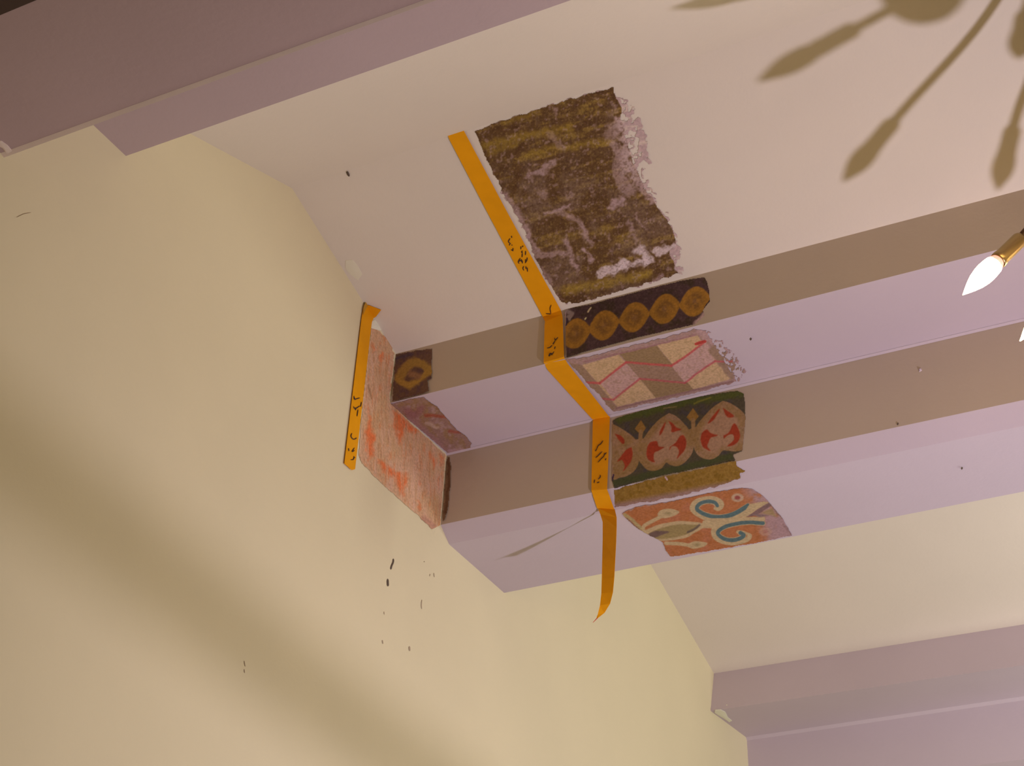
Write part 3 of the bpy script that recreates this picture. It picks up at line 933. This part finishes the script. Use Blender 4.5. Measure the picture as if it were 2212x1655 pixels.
TO = 0.0022
def lerp(a, b, t):
    return (a[0] + (b[0] - a[0]) * t, a[1] + (b[1] - a[1]) * t)


def run(l0, r0, l1, r1, pl, n=6, off=TO):
    return [(on(lerp(l0, l1, k / n), pl, off), on(lerp(r0, r1, k / n), pl, off)) for k in range(n + 1)]


tape = empty('masking_tape', V(on((1190, 690), PL_F1)))
tag(tape, 'long orange masking tape wrapped down the stepped beam with a loose hanging end', 'tape', 'orange masking tapes')
rows = [(on((967, 288), PL_S2, TO), on((981, 279), PL_S2, TO))]
rows += run((972, 300), (1001, 277), (1050, 450), (1093, 450), PL_S2, 4)
rows += run((1050, 450), (1093, 450), (1173, 682), (1212, 668), PL_S2, 6)[1:]
rows += [(on((1179, 697), PL_F1, TO), on((1216, 682), PL_F1, TO))]
rows += run((1178, 705), (1217, 690), (1176, 785), (1220, 773), PL_F1, 4)
rows += run((1183, 796), (1226, 782), (1280, 903), (1315, 896), PL_S1, 5)
rows += run((1282, 908), (1319, 902), (1279, 1061), (1313, 1059), PL_F2, 5)
rows += run((1282, 1070), (1317, 1068), (1291, 1097), (1328, 1100), PL_CH, 3)
attached = tape_strip('attached_length', rows, M_TAPE, tape)
# loose end hangs from the underside of the chamfer, turned a little as it falls
eL, eR = on((1291, 1097), PL_CH, TO), on((1328, 1100), PL_CH, TO)
hang = []
LP = [(1291, 1097), (1297, 1112), (1302, 1128), (1302, 1165), (1301, 1208), (1300, 1250), (1299, 1283), (1296, 1308), (1291, 1328)]
RP = [(1328, 1100), (1332, 1118), (1332, 1140), (1331, 1172), (1329, 1210), (1327, 1248), (1324, 1280), (1318, 1304), (1306, 1324)]
n = len(LP)
for k in range(n):
    t = k / (n - 1)
    vl = eL[1] - 0.010 * t + 0.003 * math.sin(t * 5)
    vr = vl - 0.014 * min(1.0, t * 5) * (1 if t < .35 else 1 - (t - .35) * 2.3) + (eR[1] - eL[1]) * max(0, 1 - t * 5)
    hang.append((hit(LP[k], (np.array([0, 1.0, 0]), vl)), hit(RP[k], (np.array([0, 1.0, 0]), vr))))
pl_tip = (np.array([0, 1.0, 0]), hang[-1][0][1])
hang.append((hit((1288, 1336), pl_tip), hit((1292, 1335), pl_tip)))
loose = tape_strip('loose_end', hang, M_TAPE, tape)
M_RED = solid('red_torn_fibre', (0.75, 0.16, 0.10), 0.7)
tape_strip('torn_tip', [hang[-1], (hit((1280.5, 1345), pl_tip), hit((1281.5, 1345), pl_tip))], M_RED, tape)

A = lambda pts: zpts((1080, 490), 15.05, pts)
B = lambda pts: zpts((1160, 640), 10.35, pts)
C_ = lambda pts: zpts((1270, 930), 11.83, pts)
D_ = lambda pts: zpts((740, 840), 9.2, pts)
TA = [[(390, 250), (395, 280), (400, 320)], [(350, 330), (290, 430), (330, 490), (370, 510)], [(310, 560), (340, 520)], [(390, 560), (420, 545)], [(370, 700), (430, 720), (440, 640)], [(440, 750), (430, 720)],
      [(700, 590), (690, 690)], [(770, 570), (740, 620)], [(745, 730), (720, 790), (760, 800)], [(740, 820), (730, 950)], [(850, 740), (840, 880)], [(680, 970), (610, 1090), (640, 1160)], [(710, 1010), (720, 1100)], [(740, 1050), (740, 1150)], [(900, 950), (890, 1060)], [(845, 1010), (845, 1110)], [(900, 1030), (830, 1140)],
      [(790, 1230), (760, 1310), (790, 1380)], [(860, 1240), (860, 1330)], [(900, 1280), (910, 1420)], [(610, 1100), (680, 1050), (720, 1100)]]
marks('handwriting', [A(s_) for s_ in TA], 2.2, PL_S2, M_INK, tape, TO + .0008, .0003)
marks('handwriting', [B(s_) for s_ in [[(330, 160), (300, 240), (320, 360)], [(205, 360), (260, 364), (320, 362)]]], 1.9, PL_S2, M_INK, tape, TO + .0008, .0003)
marks('handwriting', [B(s_) for s_ in [[(490, 940), (430, 1010), (420, 960)], [(430, 1010), (380, 1100), (390, 1060)], [(360, 1120), (310, 1170), (240, 1190)], [(430, 1150), (410, 1210)], [(400, 1260), (350, 1340), (340, 1300), (290, 1370), (300, 1320), (340, 1300)]]], 2.1, PL_F1, M_INK, tape, TO + .0008, .0003)
marks('handwriting', [C_(s_) for s_ in [[(410, 280), (350, 370), (290, 410), (240, 510)], [(210, 560), (250, 500)], [(390, 560), (290, 660), (215, 730)], [(450, 600), (430, 680), (370, 740), (270, 850)], [(500, 590), (440, 650)], [(490, 740), (460, 790)], [(340, 1160), (335, 1220), (280, 1280)], [(200, 1280), (180, 1370)], [(250, 1370), (320, 1340)]]], 2.0, PL_F2, M_INK, tape, TO + .0008, .0003)

tape2 = empty('masking_tape', V(on((765, 840), WALL)))
tag(tape2, 'short upright orange masking tape on the cream wall beside the pink plaster', 'tape', 'orange masking tapes')
K = lambda x, y: (720 + x / 4.1375, 640 + y / 4.1375)
rows = [(on(K(a, b), WALL, TO), on(K(c_, d), WALL, TO)) for a, b, c_, d in ((266, 75, 272, 70), (250, 140, 322, 146), (243, 180, 350, 192), (238, 220, 332, 236), (236, 235, 324, 300))]
rows += run(K(232, 265), K(320, 330), K(85, 1500), K(181, 1550), WALL, 10)[0:]
tape_strip('attached_length', rows, M_TAPE, tape2)
mesh_obj('torn_end', [V(on(p, WALL, TO)) for p in (K(85, 1500), K(120, 1530), K(150, 1558), K(181, 1550))], [(0, 1, 2, 3)], M_TAPE, tape2)
fold = [K(270, 68), K(330, 74), K(432, 113), K(384, 176), K(351, 194), K(322, 147)]
mesh_obj('folded_flap', [V(on(p, PL_S2, TO)) for p in fold], [tuple(range(len(fold)))], M_TAPE, tape2)
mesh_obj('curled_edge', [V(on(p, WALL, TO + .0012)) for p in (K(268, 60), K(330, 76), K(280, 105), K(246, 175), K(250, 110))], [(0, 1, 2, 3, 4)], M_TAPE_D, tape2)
marks('handwriting', [D_(s_) for s_ in [[(190, 150), (200, 220), (240, 210), (310, 190)], [(340, 270), (320, 370)], [(180, 360), (210, 410), (260, 380), (310, 350)], [(270, 420), (250, 560)], [(150, 890), (130, 950), (170, 1010), (225, 1000), (235, 980)], [(80, 1190), (90, 1250)], [(200, 1180), (150, 1260), (205, 1230)], [(190, 1350), (180, 1410), (120, 1420)], [(210, 1380), (180, 1360)], [(210, 230), (200, 180)], [(220, 380), (225, 440)]]], 2.0, WALL, M_INK, tape2, TO + .0008, .0003)


# ------------------------------------------------------------------ chandelier
def tube(name, pts, radii, mat, parent, seg=12, cap=True):
    """smooth tube through points, with a radius at each"""
    pts = [np.array(p, float) for p in pts]
    vs, fs = [], []
    prev = None
    for i, p in enumerate(pts):
        t = pts[min(i + 1, len(pts) - 1)] - pts[max(i - 1, 0)]
        t /= np.linalg.norm(t) + 1e-12
        if prev is None:
            a = np.cross(t, [0, 0, 1.0] if abs(t[2]) < .9 else [1.0, 0, 0])
        else:
            a = prev - t * (prev @ t)
        a /= np.linalg.norm(a)
        prev = a
        b = np.cross(t, a)
        for k in range(seg):
            q = 2 * math.pi * k / seg
            vs.append(V(p + (a * math.cos(q) + b * math.sin(q)) * radii[i]))
    for i in range(len(pts) - 1):
        for k in range(seg):
            l = (k + 1) % seg
            fs.append((i * seg + k, i * seg + l, (i + 1) * seg + l, (i + 1) * seg + k))
    if cap:
        fs.append(tuple(reversed(range(seg))))
        fs.append(tuple(range((len(pts) - 1) * seg, len(pts) * seg)))
    return mesh_obj(name, vs, fs, mat, parent, smooth=True)


CEN = np.array([0.995, -0.541, 0.0])
ch = empty('chandelier', V(CEN + [0, 0, 0.28]))
tag(ch, 'brass chandelier of drooping arms ending in lit candle bulbs', 'chandelier')
ax_pts = lambda prof: ([CEN + np.array([0, 0, z]) for z, r in prof], [r for z, r in prof])
tube('ceiling_canopy', *ax_pts([(0.292, .002), (0.286, .03), (0.272, .034), (0.262, .02), (0.256, .006)]), M_BRASS, ch, 24)
tube('stem', *ax_pts([(0.258, .0045), (0.10, .0045)]), M_BRONZE, ch, 12)
tube('upper_cup', *ax_pts([(0.102, .006), (0.092, .016), (0.072, .022), (0.050, .020), (0.038, .010)]), M_BRASS, ch, 24)
tube('lower_stem', *ax_pts([(0.040, .006), (-0.17, .006)]), M_BRONZE, ch, 12)
prof = [(-0.165, .008)] + [(-0.198 + 0.028 * math.cos(a), max(.0275 * math.sin(a), .0006)) for a in np.linspace(.28, math.pi, 12)]
tube('hub_ball', *ax_pts(prof), M_BRASS, ch, 28)


def arm(az, alpha, tip=None, first=False):
    rd = np.array([math.cos(az), math.sin(az), 0.0])
    up = np.array([0, 0, 1.0])
    if tip is None:
        tip = CEN + rd * 0.1905 + up * -0.186
    a = math.radians(alpha)
    d = -rd * math.cos(a) + up * math.sin(a)          # from bulb tip back to the arm
    p = lambda l: tip + d * l
    neck = p(0.083)
    r_n = (neck - CEN) @ rd
    P0, P1, P2, P3 = neck, neck + d * 0.085, CEN + rd * max(r_n * .72, .05) + up * 0.074, CEN + rd * 0.014 + up * 0.066
    pts = []
    for k in range(17):
        t = k / 16
        pts.append(P0 * (1 - t) ** 3 + 3 * P1 * t * (1 - t) ** 2 + 3 * P2 * t * t * (1 - t) + P3 * t ** 3)
    A_ = tube('arm', pts, [.0040] * 17, M_BRONZE, ch, 10)
    sock = [(0.0835, .0035), (0.0825, .0062), (0.0800, .0070), (0.0560, .0070), (0.0535, .0074), (0.0500, .0074), (0.0490, .0068)]
    tube('socket', [p(l) for l, r in sock], [r for l, r in sock], M_BRASS, A_, 20)
    neckp = [(0.0495, .0060), (0.0450, .0078), (0.0432, .0083)]
    bulb = [(0.0436, .0082), (0.0390, .0086), (0.0330, .0089), (0.0270, .0086), (0.0200, .0074), (0.0130, .0053), (0.0070, .0031), (0.0030, .0015), (0.0, .0004)]
    tube('bulb', [p(l) for l, r in bulb], [r for l, r in bulb], M_BULB, A_, 20)
    tube('bulb_neck', [p(l) for l, r in neckp], [r for l, r in neckp], M_COLLAR, A_, 20)
    return A_


TIP_A = np.array([0.81878411, -0.62181137, -0.19141583])
azA = math.atan2(TIP_A[1] - CEN[1], TIP_A[0] - CEN[0])
arm(azA, 47, TIP_A)
TIP_B = np.array([0.84376793, -0.50866178, -0.17514852])
arm(math.atan2(TIP_B[1] - CEN[1], TIP_B[0] - CEN[0]), 38, TIP_B)
arm(math.radians(66), 72, np.array([1.0296, -0.4637, -0.186]))     # short inner arm
for k in range(2, 10):
    arm(azA - k * math.radians(36), 62)

# ------------------------------------------------------------------ work lamp on its stand, below and outside the view
wl = empty('work_light', V((LAMP[0] + .06, LAMP[1] - .01, -1.8)))
tag(wl, 'black halogen work light on a tripod aimed up at the taped beam', 'lamp')
fwd = np.array([-.75, .2, .63]); fwd /= np.linalg.norm(fwd)
sd = np.cross(fwd, [0, 0, 1.0]); sd /= np.linalg.norm(sd)
uq = np.cross(sd, fwd)
bc = LAMP - fwd * .035
hv = []
for dz, hw, hh in ((0.0, .055, .04), (-.045, .035, .026)):
    for sx, sy in ((-1, -1), (1, -1), (1, 1), (-1, 1)):
        hv.append(V(bc + fwd * dz + sd * hw * sx + uq * hh * sy))
mesh_obj('housing', hv, [(0, 1, 2, 3), (7, 6, 5, 4), (0, 4, 5, 1), (1, 5, 6, 2), (2, 6, 7, 3), (3, 7, 4, 0)], M_STEEL, wl)
g0, g1 = hit((-450, 620), WALL), hit((1060, 1790), WALL)
FR = 0.17
tube('shadow_bar', [LAMP + (g0 - LAMP) * FR, LAMP + (g1 - LAMP) * FR], [.0064, .0064], M_STEEL, wl, 10)  # unseen bar added to cast the soft band on the wall
for g in (g0, g1):
    e = LAMP + (g - LAMP) * FR
    s_ = 1 if (e - bc) @ sd > 0 else -1
    tube('shadow_bar_bracket', [e, e + [0, 0, -.16], bc - fwd * .03 - uq * .15, bc - fwd * .03 - uq * .02], [.003] * 4, M_STEEL, wl, 8)
foot = np.array([bc[0] + .03, bc[1], -1.8])
tube('pole', [bc - fwd * .045, np.array([foot[0], foot[1], bc[2] - .05]), foot + [0, 0, .3]], [.008, .008, .008], M_STEEL, wl, 10)
for k in range(3):
    a = k * 2.094
    tube('leg', [foot + [0, 0, .34], foot + [math.cos(a) * .28, math.sin(a) * .28, .004]], [.006, .006], M_STEEL, wl, 8)
